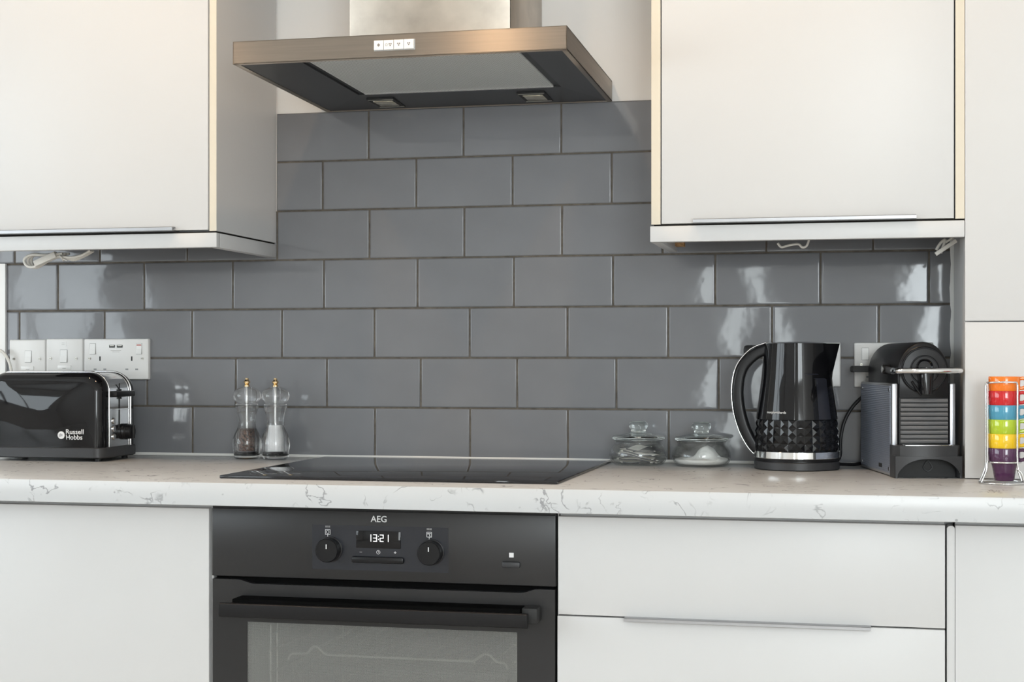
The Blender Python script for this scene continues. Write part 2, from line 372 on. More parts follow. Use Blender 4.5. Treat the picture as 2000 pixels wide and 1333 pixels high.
handle_strip(d, -.672, -.2913, YF, 1.3590, 1.3672)
B('shadow_gap', DARK, t, -.74, -.2115, YF+.004, -.001, 1.3555, DZ0)
pm = B('pelmet', CAB, t, -.7415, -.2077, YF, YF+.018, 1.3276, 1.3553, .0012)
B('pelmet_return', CAB, pm, -.2257, -.2077, YF+.0185, -.0008, 1.3276, 1.3553, .0012)
t = thing('wall_cabinet', 'white wall cabinet right of the hood, above the kettle', 'cabinet', (.888, -.15, 1.3235))
YF = -.30; z0 = 1.3545
B('carcass', CAB, t, .6374, 1.1416, YF+.021, -.0006, z0, DZ1)
ep = B('end_panel', CAB, t, .6204, .6369, YF+.001, -.0006, z0, DZ1); B('edge_band', CABE, ep, .6206, .6369, YF, YF+.0009, z0, DZ1)
ep = B('end_panel', CAB, t, 1.1421, 1.1572, YF+.001, -.0006, z0, DZ1); B('edge_band', CABE, ep, 1.1421, 1.1572, YF, YF+.0009, z0, DZ1)
d = B('door', CAB, t, .6388, 1.1397, YF, YF+.018, z0+.001, DZ1, .0008)
handle_strip(d, .6962, 1.077, YF, 1.3545, 1.3622)
B('shadow_gap', DARK, t, .625, 1.1565, YF+.004, -.001, 1.3518, z0)
pm = B('pelmet', CAB, t, .6184, 1.1572, YF-.001, YF+.017, 1.3232, 1.3516, .0012)
rt = B('pelmet_return', CAB, pm, .6190, .6372, YF+.0175, -.035, 1.3232, 1.3516, .0012)
B('batten', CHIP, pm, .6373, .654, -.075, -.050, 1.3325, 1.3516)
# tall unit standing on the worktop
t = thing('larder_unit', 'tall white larder unit standing on the worktop at the right edge', 'cabinet', (1.44, -.15, .91))
B('carcass', CAB, t, 1.1578, 1.74, -.2795, -.0006, .9102, 2.077)
d = B('door', CAB, t, 1.1580, 1.74, -.30, -.2805, .9112, 1.1776, .0008)
B('door', CAB, t, 1.1580, 1.74, -.30, -.2805, 1.1795, 2.077, .0008)

# ------------------------------------------------------------------ worktop and base units
FY = -.60
wt = tag(obj('worktop', box(new(), -1.1, 1.85, -.657, .0004, .872, .91, .0012), WORK, smooth=35), 'white veined laminate worktop running the width of the kitchen', 'worktop')
def base_unit(x0, x1, label, parts=True):
    t = thing('base_cabinet', label, 'cabinet', ((x0+x1)/2, -.3, 0))
    B('carcass', CAB, t, x0+.001, x1-.001, FY+.021, -.02, .10, .871); B('plinth', CAB, t, x0+.001, x1-.001, FY+.07, FY+.09, 0, .0995); return t
t = base_unit(-.6945, -.0927, 'white base cabinet left of the oven')
B('door', CAB, t, -.693, -.0927, FY, FY+.019, .102, .8612, .001)
t = base_unit(.5085, 1.1094, 'white drawer unit right of the oven')
B('drawer_front', CAB, t, .5093, 1.1084, FY, FY+.019, .7040, .8614, .001)
d = B('drawer_front', CAB, t, .5081, 1.1084, FY, FY+.019, .412, .7016, .001)
poly = [(FY+.017, .7018), (FY-.014, .7018), (FY-.016, .7008), (FY-.016, .6968), (FY-.0135, .696), (FY-.001, .696), (FY-.001, .698), (FY-.0128, .698), (FY-.0128, .6996), (FY+.017, .6996)]
obj('handle', prism_x(new(), [(y, z+.0026) for y, z in poly], .6179, .9985), ALU, d, label='brushed aluminium edge handle')
B('drawer_front', CAB, t, .5081, 1.1084, FY, FY+.019, .102, .4096, .001)
t = base_unit(1.1234, 1.7250, 'white base cabinet at the right edge, below the larder unit')
B('door', CAB, t, 1.1234, 1.724, FY, FY+.019, .102, .8614, .001)
bm = new(); prism_y(bm, arch(1.1112, 1.1230, .102, .8600, .0050, 6), FY+.004, FY+.05)
tag(obj('filler_strip', bm, CAB, smooth=40), 'narrow white filler strip between drawer unit and right base cabinet', 'filler strip')
B('filler_strip_back', CAB, bpy.data.objects['filler_strip'], 1.1103, 1.1226, FY+.05, -.02, .102, .871)

# ------------------------------------------------------------------ hob
HX0, HX1, HY0, HY1 = -.0868, .5029, -.5700, -.0085
t = thing('induction_hob', 'black glass induction hob set into the worktop', 'hob', (.208, -.3, .91))
obj('glass', box(new(), HX0, HX1, HY0, HY1, .9104, .9155, .0012), HOBG, t, smooth=35)
B('trim', BLKS, t, HX0+.002, HX1-.002, HY0+.002, HY1-.002, .91005, .9103)

# ------------------------------------------------------------------ oven
OX0, OX1, OT = -.0871, .5051, .8626
t = thing('oven', 'black built-in oven with clock display reading 13:21', 'oven', (.209, -.3, .10))
bm = new()        # body is a box open to the front
box(bm, OX0+.02, OX1-.02, -.06, -.05, .27, .855); box(bm, OX0+.02, OX0+.03, -.575, -.06, .27, .855); box(bm, OX1-.03, OX1-.02, -.575, -.06, .27, .855); box(bm, OX0+.03, OX1-.03, -.575, -.06, .845, .855); box(bm, OX0+.03, OX1-.03, -.575, -.06, .27, .28); box(bm, OX0+.03, OX1-.03, -.579, -.565, .735, .845)
obj('body', bm, ENAM, t)
B('housing', CAB, t, OX0-.0055, OX0-.0015, FY+.012, -.06, .10, .871); B('housing', CAB, t, OX1+.0015, OX1+.0028, FY+.012, -.06, .10, .871); B('housing_base', CAB, t, OX0, OX1, FY+.012, -.06, .10, .262)
B('top_rail', CHIP, t, OX0+.004, OX1-.004, FY+.03, FY+.05, .8635, .8705)
cp = B('control_panel', OVENB, t, OX0, OX1, FY, FY+.02, .7480, OT, .0012)
B('edge_lip', BLKM, cp, OX0, OX1, FY+.003, FY+.02, OT, OT+.0035)
B('touch_panel', OVENP, cp, .0923, .3271, FY-.0004, FY+.001, .7648, .8386)
lettering('maker_name', 'AEG', PRINT, cp, .1941, FY, .8453, .0275, bold=.012)
for kx in (.1183, .2933):
    kz = .7980
    kb = obj('knob', lathe(new(), [(0,0),(.0215,0),(.0215,.0015),(.0195,.002),(.0195,.018),(.0185,.0195),(0,.0195)], n=40), BLKS, cp, True, 30)
    kb.data.transform(Matrix.Rotation(PI/2, 4, 'X')); kb.data.transform(chain(cp).inverted() @ Matrix.Translation((kx+.0055, FY-.0005, kz)))
    B('indicator', PRINT, kb, kx+.0047, kx+.0063, FY-.0206, FY-.0199, kz+.003, kz+.0105)
    bm = new(); ix, iz = kx+.0012, kz+.0287
    for q in ((ix-.0045,ix+.0045,iz+.0036,iz+.0044),(ix-.0045,ix+.0045,iz-.0044,iz-.0036),(ix-.0045,ix-.0037,iz-.0044,iz+.0044),(ix+.0037,ix+.0045,iz-.0044,iz+.0044),(ix-.0004,ix+.0004,iz-.0088,iz-.0044)): box(bm, q[0], q[1], FY-.0007, FY-.0003, q[2], q[3])
    if kx < .2: tube(bm, [(ix+.0022*math.cos(a*PI/4), FY-.0005, iz+.0028*math.sin(a*PI/4)) for a in range(8)], .0004, 4, True, 2)
    else:
        box(bm, ix-.0028, ix-.0008, FY-.0007, FY-.0003, iz+.0004, iz+.0024); box(bm, ix+.0002, ix+.0028, FY-.0007, FY-.0003, iz+.0014, iz+.0022); box(bm, ix+.0002, ix+.001, FY-.0007, FY-.0003, iz-.002, iz+.002); box(bm, ix+.0002, ix+.0028, FY-.0007, FY-.0003, iz-.0026, iz-.0018)
    obj('dial_symbol', bm, PRINT, cp)
    bm = new()
    for j in range(4): box(bm, ix-.004+j*.0022, ix-.0026+j*.0022, FY-.0007, FY-.0003, iz+.0075, iz+.0105)
    obj('dial_symbol', bm, PRINTG, cp)
dsp = B('display', BLK, cp, .1692, .2461, FY-.0016, FY, .8019, .8305, .0008)
bm = new(); seg = {'1':'bc','3':'abgcd','2':'abged'}
def digit(bm, ch, x, z, wd=.0064, h=.0118, s=.0011, y=FY-.0019):
    S = dict(a=(x,x+wd,z+h-s,z+h), d=(x,x+wd,z,z+s), g=(x,x+wd,z+h/2-s/2,z+h/2+s/2), b=(x+wd-s,x+wd,z+h/2,z+h), c=(x+wd-s,x+wd,z,z+h/2), f=(x,x+s,z+h/2,z+h), e=(x,x+s,z,z+h/2))
    for k in seg[ch]: q = S[k]; box(bm, q[0], q[1], y, y+.0003, q[2], q[3])
for ch, x in (('1',.1892),('3',.1990),('2',.2104),('1',.2192)): digit(bm, ch, x, .8130)
for z in (.8162, .8212): box(bm, .2074, .2086, FY-.0019, FY-.0016, z, z+.0012)
obj('clock_digits', bm, DIGIT, dsp, label='white digits reading 13:21')
bar = B('timer_bar', BLKS, cp, .1621, .2522, FY-.007, FY, .7776, .7882, .003)
bm = new(); box(bm, .1750, .1792, FY-.0007, FY-.0003, .7946, .7953); obj('minus_symbol', bm, PRINTG, cp)
bm = new(); box(bm, .2343, .2385, FY-.0007, FY-.0003, .7953, .7960); box(bm, .2361, .2368, FY-.0007, FY-.0003, .7936, .7977); obj('plus_symbol', bm, PRINT, cp)
bm = new(); tube(bm, [(.2074+.0030*math.cos(a*PI/6), FY-.0005, .7955+.0030*math.sin(a*PI/6)) for a in range(12)], .00035, 4, True, 2); box(bm, .2071, .2077, FY-.0007, FY-.0003, .7953, .7975); box(bm, .2074, .2090, FY-.0007, FY-.0003, .7953, .7958); obj('clock_symbol', bm, PRINT, cp)
B('steam_button', CHAR, cp, .4172, .4478, FY-.006, FY, .7767, .7865, .0028)
bm = new(); box(bm, .4287, .4363, FY-.0007, FY-.0003, .7932, .8008); obj('steam_symbol', bm, PRINT, cp)
# vent gap between panel and door, its shade put in as near-black plate
B('vent_gap', INK, t, OX0+.004, OX1-.004, FY+.012, FY+.02, .730, .748)
# door
WX0, WX1, WZ0, WZ1 = -.0233, .4419, .42, .6722
dr = thing('door', None, None, (.209, FY, .50)); dr.parent = t; dr.location = Vector((.209, FY, .50))-t.location
bm = new(); DT = .7428
prism_y(bm, [(OX0+.001,WZ1),(OX1-.001,WZ1),(OX1-.001,DT),(.478,DT),(.470,DT-.0005),(.455,.7372),(.448,.7362),(-.012,.7362),(-.020,.7378),(-.036,DT-.0005),(-.044,DT),(OX0+.001,DT)], FY, FY+.018)
box(bm, OX0+.001, WX0, FY, FY+.018, .27, WZ1); box(bm, WX1, OX1-.001, FY, FY+.018, .27, WZ1); box(bm, WX0, WX1, FY, FY+.018, .27, WZ0)
obj('door_frame', bm, OVENB, dr)
B('window_pane', OVENG, dr, WX0, WX1, FY+.0006, FY+.004, WZ0, WZ1)
hd = obj('handle', loft(new(), [[(x, y, z) for y, z in rrect(-.652, -.640, .6872, .7105, .003, 3)] for x in (-.0521, .469)]), BLKS, dr, smooth=35)
B('handle_mount', BLKM, hd, .456, .482, -.634, FY+.0005, .692, .7175, .003)
B('handle_gap_shade', INK, hd, -.034, .4555, -.6405, FY+.0005, .6900, .7165, .002)  # black block in the open gap behind the handle, coloured as its shade
# inside: side rails and wire shelf
for sx in (-1, 1):
    cxx = .209+sx*.218
    r = thing('side_rail', None, None, (cxx, -.3, .5)); r.parent = t; r.location = Vector((cxx,-.3,.5))-t.location
    for y in (-.53, -.50, -.15): obj('upright', tube(new(), [(cxx,y,.32),(cxx,y,.652),(cxx,y,.655)], .0022, 8, k=0), WIRE, r)
    for z in (.640, .612, .575, .545, .51, .48, .44): obj('runner', tube(new(), [(cxx-sx*.002,-.54,z),(cxx-sx*.010,-.40,z),(cxx-sx*.010,-.14,z)], .0020, 8, k=0), WIRE, r)
sh = thing('wire_shelf', None, None, (.209, -.3, .61)); sh.parent = t; sh.location = Vector((.209,-.3,.61))-t.location
def shelf_front(y):
    return [(.012,y,.590),(.016,y,.600),(.030,y,.602),(.046,y,.603),(.056,y,.614),(.066,y,.614),(.080,y,.604),(.11,y,.602),(.32,y,.602),(.345,y,.604),(.36,y,.614),(.372,y,.614),(.384,y,.603),(.398,y,.601),(.404,y,.590)]
obj('front_wire', tube(new(), shelf_front(-.50), .0022, 8, k=4), WIRE, sh); obj('back_wire', tube(new(), shelf_front(-.10), .0022, 8, k=4), WIRE, sh)
for i in range(12): obj('cross_wire', tube(new(), [(.04+i*.0305,-.498,.600),(.04+i*.0305,-.102,.600)], .0016, 6, k=0), WIRE, sh)
B('tray', CHAR, sh, .02, .398, -.49, -.12, .566, .582, .004)
for ux in (.095, .195, .30): obj('element_loop', tube(new(), [(ux,-.12,.70),(ux,-.35,.70),(ux+.05,-.38,.70),(ux+.08,-.35,.70),(ux+.08,-.12,.70)], .004, 8), CHAR, t)

# ------------------------------------------------------------------ extractor hood (tilts up a touch at the front)
t = thing('extractor_hood', 'stainless steel chimney extractor hood over the hob', 'extractor hood', (.2033, .0, 1.629), rx=-math.atan(.0060/.49))
W2, HD, HH = .2995, .490, .0400
bm = new()       # canopy shell: open underneath
box(bm, -W2, W2, -HD, -HD+.0015, 0, HH); box(bm, -W2, -W2+.0015, -HD, 0, 0, HH); box(bm, W2-.0015, W2, -HD, 0, 0, HH); box(bm, -W2, W2, -HD, 0, HH-.0015, HH); box(bm, -W2, W2, -.003, -.0015, .0, HH)
obj('canopy', bm, STEEL, t, True)
bm = new()       # rolled lips
box(bm, -W2, W2, -HD, -HD+.010, 0, .0016); box(bm, -W2, -W2+.010, -HD, 0, 0, .0016); box(bm, W2-.010, W2, -HD, 0, 0, .0016)
obj('bottom_lip', bm, STEEL, t, True)
FX0, FX1, FYa, FYb = -.168, .210, -.477, -.150
bm = new()       # black plastic underside, sloping up to the filter frame
o_ = [(-W2+.010, -HD+.010), (W2-.010, -HD+.010), (W2-.010, -.004), (-W2+.010, -.004)]; i_ = [(FX0-.014, FYa-.001), (FX1+.014, FYa-.001), (FX1+.014, FYb+.006), (FX0-.014, FYb+.006)]
loft(bm, [[(x,y,.0010) for x,y in o_], [(x,y,.0045) for x,y in i_], [(x,y,.014) for x,y in i_]], False, False)
obj('underside', bm, HOODB, t, True)
ff = obj('filter_frame', prism_z(new(), [(FX0-.014,FYa-.001),(FX1+.014,FYa-.001),(FX1+.014,FYb+.006),(FX0-.014,FYb+.006)], .008, .014), CHAR, t, True)
obj('filter', box(new(), FX0, FX1, FYa+.004, FYb, .0050, .0078), FILT, t, True); B('filter_edge', CHROME2, t, FX0, FX1, FYb-.0005, FYb+.004, .0035, .0078, local=True)
for x in (-.153, .153):
    lf = obj('lamp', box(new(), x-.028+.004, x+.028+.004, -.112, -.022, .0005, .004, .001), BLKM, t, True)
    B('lamp_lens', LAMP, lf, x-.020+.004, x+.020+.004, -.092, -.040, -.0002, .0012, .0006, local=True)
    for yy in (-.108, -.030): B('lamp_rim', BRASS, lf, x-.026+.004, x+.026+.004, yy, yy+.003, -.0004, .0010, local=True)
bb = obj('button_panel', box(new(), -.0385, .0350, -HD-.0012, -HD+.001, .0112, .0295), CHROME2, t, True)
for i in range(4):
    x = -.0380+i*.0180; b_ = obj('button', box(new(), x, x+.0172, -HD-.0042, -HD-.001, .0124, .0290, .0006), SOCK2, bb, True, 35)
    cx_, cz_ = x+.0086, .0210; bm = new()
    if i == 0: prism_y(bm, [(cx_, cz_+.0032), (cx_-.0028, cz_), (cx_, cz_-.0032), (cx_+.0028, cz_)], -HD-.0044, -HD-.0041)
    else:
        for dx, dz in ((-.0016,.0012),(.0016,.0012),(0,-.0016)):
            o2 = cx_+(.0028 if i == 1 else 0); prism_y(bm, [(o2+dx+.0013*math.cos(a*PI/3), cz_+dz+.0013*math.sin(a*PI/3)) for a in range(6)], -HD-.0044, -HD-.0041)
        if i == 1: tube(bm, [(cx_-.0040+.0020*math.cos(a*PI/4), -HD-.0043, cz_+.0020*math.sin(a*PI/4)) for a in range(8)], .0003, 4, True, 1)
    obj('symbol', bm, mat('grey_icon', (.22,.19,.17), .5), b_, True)
# chimney stays upright
ch = thing('chimney', None, None); ch.parent = t; ch.rotation_euler = (-t.rotation_euler[0], 0, 0)
CX0, CX1, CY = .0507, .3587, -.285
B('chimney_cover', STEEL2, ch, CX0, CX1, CY, -.0005+YW, 1.6705, 2.41, .0008)
B('chimney_seam', DARK, ch, CX1-.0005, CX1+.0004, CY+.0006, CY+.0018, 1.6710, 2.41)

# ------------------------------------------------------------------ sockets and switches
def screw(parent, x, z, y=-.0105, r=.0028):
    s = obj('screw', cyl(new(), (x, y+.002, z), (x, y-.0006, z), r, n=14), BRASS, parent); B('slot', DARK, s, x-r*.8, x+r*.8, y-.0008, y-.0004, z-.0004, z+.0004)
def plate(x0, x1, z0, z1, label, cat, name):
    t = thing(name, label, cat, ((x0+x1)/2, -.005, z0))
    bm = new(); loft(bm, [[(x, y, z) for x, z in rrect(x0+i, x1-i, z0+i, z1-i, .0022, 3)] for i, y in ((0, -.0005), (0, -.0062), (.0012, -.0088), (.003, -.0095))])
    obj('plate', bm, SOCK, t, smooth=30); return t
def rocker(t, x0, x1, z0, z1, neon=False):
    f = B('rocker_frame', PRINTG, t, x0-.0006, x1+.0006, -.0099, -.009, z0-.0006, z1+.0006)
    bm = new(); prism_x(bm, [(-.009, z0), (-.0128, z0), (-.0108, (z0+z1)/2), (-.0105, z1), (-.009, z1)], x0, x1); r = obj('rocker', bm, SOCK2, t)
    if neon: B('neon', RED, r, x0+.001, x1-.001, -.0112, -.0104, z1-.0045, z1-.0022)
t = plate(-.8213, -.7348, 1.0715, 1.1577, 'leftmost white fused switch plate above the toaster', 'switch', 'fused_switch')
rocker(t, -.7826, -.7679, 1.1085, 1.1329); screw(t, -.8095, 1.1155); screw(t, -.7475, 1.1155)
f = B('fuse_carrier', SOCK2, t, -.7924, -.7618, -.0112, -.009, 1.0910, 1.0996, .0006); B('fuse_slot', PRINTG, f, -.780, -.772, -.0115, -.011, 1.0925, 1.0934)
t = plate(-.7331, -.6462, 1.0728, 1.1595, 'white fused switch plate with a small stuck-on label', 'switch', 'fused_switch')
rocker(t, -.6984, -.6827, 1.1085, 1.1350); screw(t, -.7215, 1.1165); screw(t, -.6610, 1.1165)
f = B('fuse_carrier', SOCK2, t, -.7045, -.6730, -.0112, -.009, 1.0935, 1.1019, .0006); B('fuse_slot', PRINTG, f, -.693, -.685, -.0115, -.011, 1.0948, 1.0957)
lb = B('sticker', SOCK2, t, -.6984, -.6851, -.0100, -.0094, 1.1427, 1.1530)
for z in (1.1460, 1.1495): B('print_line', PRINTG, lb, -.6955, -.6885, -.0102, -.0099, z, z+.0007)
def double_socket(x0, x1, z0, z1, label, usb=False, neon=True):
    t = plate(x0, x1, z0, z1, label, 'socket', 'double_socket'); k = (x1-x0)/.151; c = (x0+x1)/2; zt = z1
    for s, nn in ((-1, False), (1, neon)):
        rocker(t, c+s*.054*k-.0062, c+s*.054*k+.0062, zt-.033, zt-.0105, nn)
        cx = c+s*.037*k
        B('pin_slot', BLKM, t, cx-.0015-s*0, cx+.0015, -.0099, -.009, zt-.0475, zt-.0380)
        for dx in (-.0114, .0114): B('pin_slot', PRINTG, t, cx+dx-.0032, cx+dx+.0032, -.0099, -.009, zt-.0672, zt-.0640)
        screw(t, c+s*.0614*k, zt-.0425)
    if usb:
        for x in (c-.0155, c+.0025):
            u = B('usb_port', BLKM, t, x, x+.0132, -.0100, -.009, zt-.0192, zt-.0135); B('contact', BRASS, u, x+.0015, x+.0117, -.0102, -.0099, zt-.0160, zt-.0145)
        bm = new(); box(bm, c-.012, c+.012, -.0098, -.0094, zt-.0262, zt-.0248); box(bm, c-.008, c+.008, -.0098, -.0094, zt-.0288, zt-.0279); obj('print_line', bm, mat('pale_print', (.5,.48,.46), .5), t)
    return t
double_socket(-.6438, -.4928, 1.0714, 1.1590, 'white double socket with two USB ports above the toaster', True)
double_socket(.8000, .9482, 1.0612, 1.1465, 'white double socket mostly hidden behind the kettle', False)
double_socket(.9731, 1.1200, 1.0605, 1.1465, 'white double socket mostly hidden behind the coffee machine', False)
t = thing('white_cable', 'white cable looping down beside the leftmost switch plate', 'cable', (-.82, -.02, .93))
obj('lead', tube(new(), [(-.845,-.026,1.130),(-.832,-.028,1.134),(-.820,-.026,1.124),(-.812,-.022,1.104),(-.809,-.02,1.08),(-.809,-.02,1.03),(-.812,-.02,.96),(-.82,-.02,.9135)], .0032, 10), CORD, t, smooth=60)
obj('grip', cyl(new(), (-.846,-.026,1.130), (-.833,-.028,1.1345), .0045), CORD, t)

# ------------------------------------------------------------------ leads hanging under the wall cabinets
t = thing('cable_bundle', 'bundled white lead hanging under the left wall cabinet', 'cable', (-.60, -.15, 1.30))
cy0 = -.17
obj('connector', loft(new(), [[Vector((-.662, cy0-.006, 1.3100))+Vector((.9,0,.36))*s+Vector((-.36*a, b, .9*a)) for a, b in rrect(-.0066, .0066, -.006, .006, .002, 2)] for s in (0, .052)]), CORD, t, smooth=40)
for k, (r_, dy) in enumerate(((.0185,-.004),(.0140,.003),(.0165,.009))):
    obj('loop', tube(new(), [(-.602+.004*k,cy0+dy,1.3305),(-.640,cy0+dy,1.3280),(-.672,cy0+dy,1.3290),(-.688+.004*k,cy0+dy,1.3195),(-.682+.003*k,cy0+dy,1.3065),(-.664,cy0+dy,1.3045),(-.640,cy0+dy,1.3175),(-.612,cy0+dy,1.3250),(-.585,cy0+dy,1.3222-.002*k),(-.560,cy0+dy,1.3260),(-.540,cy0+dy,1.3360)], .0030, 8), CORD, t, smooth=60)
obj('tie', tube(new(), [(-.606,cy0-.007,1.3260),(-.601,cy0-.008,1.3210),(-.604,cy0+.004,1.3170),(-.608,cy0+.004,1.3260)], .0022, 8, True), CORD, t); obj('tie_end', cyl(new(), (-.603,cy0-.006,1.3210), (-.590,cy0-.007,1.3155), .0014), CORD, t)
t = thing('lighting_lead', 'white lead and clips hanging at the right end under the right wall cabinet', 'cable', (1.14, -.15, 1.31))
obj('connector', loft(new(), [[Vector((1.1165, -.16, 1.3035))+Vector((.83,0,.56))*s+Vector((-.56*a, b, .83*a)) for a, b in rrect(-.0036, .0036, -.004, .004, .001, 2)] for s in (0, .043)]), CORD, t, smooth=40)
obj('clip', tube(new(), [(1.118,-.15,1.312),(1.126,-.15,1.325),(1.134,-.15,1.330),(1.130,-.15,1.318),(1.126,-.152,1.306)], .0026, 8), CORD, t); obj('lead', tube(new(), [(1.134,-.16,1.325),(1.145,-.16,1.333),(1.150,-.16,1.345),(1.150,-.16,1.354)], .0022, 8), CORD, t)
t = thing('lamp_lead', 'short white lead showing under the middle of the right wall cabinet', 'cable', (.87, -.14, 1.32))
obj('lead', tube(new(), [(.835,-.14,1.330),(.842,-.14,1.3225),(.855,-.14,1.3255),(.872,-.14,1.3275),(.880,-.14,1.3215),(.888,-.14,1.3245),(.893,-.14,1.340),(.893,-.14,1.3543)], .0022, 8), CORD, t)

# ------------------------------------------------------------------ toaster
t = thing('toaster', 'black and chrome two-slice toaster on the worktop below the switches', 'toaster', (-.612, -.15, .91))
TX0, TX1, TY0, TY1 = -.745, -.4865, -.229, -.073; TZ0, TZ1 = .937, 1.0885
bm = new(); loft(bm, [[(x, y, z) for x, y in rrect(TX0-.002+i, TX1+.003-i, TY0-.002+i, TY1+.002-i, .022, 6)] for i, z in ((.003,.9165),(0,.9185),(0,.9365),(.0015,.938))]); obj('base', bm, CHAR, t, smooth=40)
for x in (TX0+.012, TX1-.018):
    for y in (TY0+.020, TY1-.022): obj('foot', cyl(new(), (x,y,.9101), (x,y,.9172), .0062, n=16), BLKM, t)
def shell(sign, yf, yb, full=True):
    bm = new(); rings = []; n = 9
    rings.append([(x, yb, z) for x, z in arch(TX0, TX1, TZ0, TZ1, .040)])
    for i in range(n+1):
        a = PI/2*i/n; ins = .020*(1-math.cos(a)); y = yf-sign*.024*(1-math.sin(a))*-1
        rings.append([(x, y, z) for x, z in arch(TX0+ins, TX1-ins, TZ0, TZ1-ins, .040-ins*.55)])
    for q in range(1, 9):        # domed face
        u = q/8.5; d = .0085*(1-(1-u)**2); rings.append([(x, yf-sign*d, z) for x, z in arch(TX0+.02+u*.105, TX1-.02-u*.105, TZ0+u*.050, TZ1-.02-u*.060, .029*(1-u)+.004)])
    return loft(bm, rings)
fs = obj('front_shell', shell(1, TY0, TY0+.031), BLK, t, smooth=50); obj('back_shell', shell(-1, TY1, TY1-.031), BLK, t, smooth=50)
for y in (TY0+.0315, TY1-.0315): obj('chrome_edging', tube(new(), [(x, y, z) for x, z in arch(TX0-.0004, TX1+.0004, TZ0, TZ1+.0004, .040)[1:]+[(TX0-.0004, TZ0)]], .0017, 8, k=0), CHROME, t, smooth=60)
bm = new(); loft(bm, [[(x, y, z) for x, z in arch(TX0+.0015, TX1-.0015, TZ0, TZ1-.0015, .039)] for y in (TY0+.030, TY1-.030)]); band = obj('chrome_band', bm, mat('polished_steel', (.66,.66,.66), .13, 1), t, smooth=50)
ym = (TY0+TY1)/2
for y in (ym-.022, ym+.022): B('bread_slot', BLKM, band, TX0+.05, TX1-.052, y-.012, y+.012, TZ1-.0016, TZ1-.0008)
B('lever_slot', BLKM, band, TX1-.0017, TX1-.0004, ym-.0014, ym+.0014, .975, 1.066)
B('crease', CHROME, band, TX1-.0018, TX1-.0002, TY0+.034, TY1-.034, 1.0125, 1.0140)
lv = obj('lever', box(new(), TX1-.001, TX1+.017, ym-.046, ym+.036, 1.0385, 1.0505, .0035), BLKS, t, smooth=40); B('lever_stem', BLKM, lv, TX1-.004, TX1+.002, ym-.004, ym+.004, 1.034, 1.054)
def xdisc(prof, x, y, z, n=28):
    bm = lathe(new(), prof, n=n); bm.transform(Matrix.Translation((x, y, z)) @ Matrix.Rotation(PI/2, 4, 'Y')); return bm
kn = obj('browning_knob', xdisc([(0,0),(.0165,0),(.0165,.006),(.015,.0075),(.0145,.017),(.0130,.0185),(0,.0185)], TX1-.001, ym+.022, .9665), BLKS, t, smooth=35); B('knob_grip', BLKM, kn, TX1+.017, TX1+.0215, ym+.0195, ym+.0245, .953, .980, .001)
for i, z in enumerate((.958, .974, .990)): b_ = obj('button', xdisc([(0,0),(.0062,0),(.0062,.0015),(.0052,.0025),(0,.0025)], TX1-.0012, ym-.024, z, 20), CHROME2, t, smooth=35)
ly = TY0-.0046
def tbend(X, Z, D):
    u = max(0, min(1, min((TX1-.02-X)/.105, (X-TX0-.02)/.105, (Z-TZ0)/.050, (TZ1-.02-Z)/.060)))
    return Vector((X, TY0-.0085*(1-(1-u)**2)-.0004-D, Z))
lettering('maker_name', 'Russell', PRINT, fs, -.5600, ly, .9655, .0365, bold=.014, bend=tbend); lettering('maker_name', 'Hobbs', PRINT, fs, -.5600, ly, .9545, .0340, bold=.014, height=.0098, bend=tbend)
ly = tbend(-.570, .9632, 0).y-.0010
bm = cyl(new(), (-.570, ly+.0030, .9632), (-.570, ly-.0004, .9632), .0075, n=28); em = obj('emblem', bm, PRINT, fs)
for a in range(3): B('emblem_stroke', CHAR, em, -.5745+a*.003, -.5735+a*.003, ly-.0007, ly-.0003, .9590+a*.001, .9665-abs(1-a)*.001)

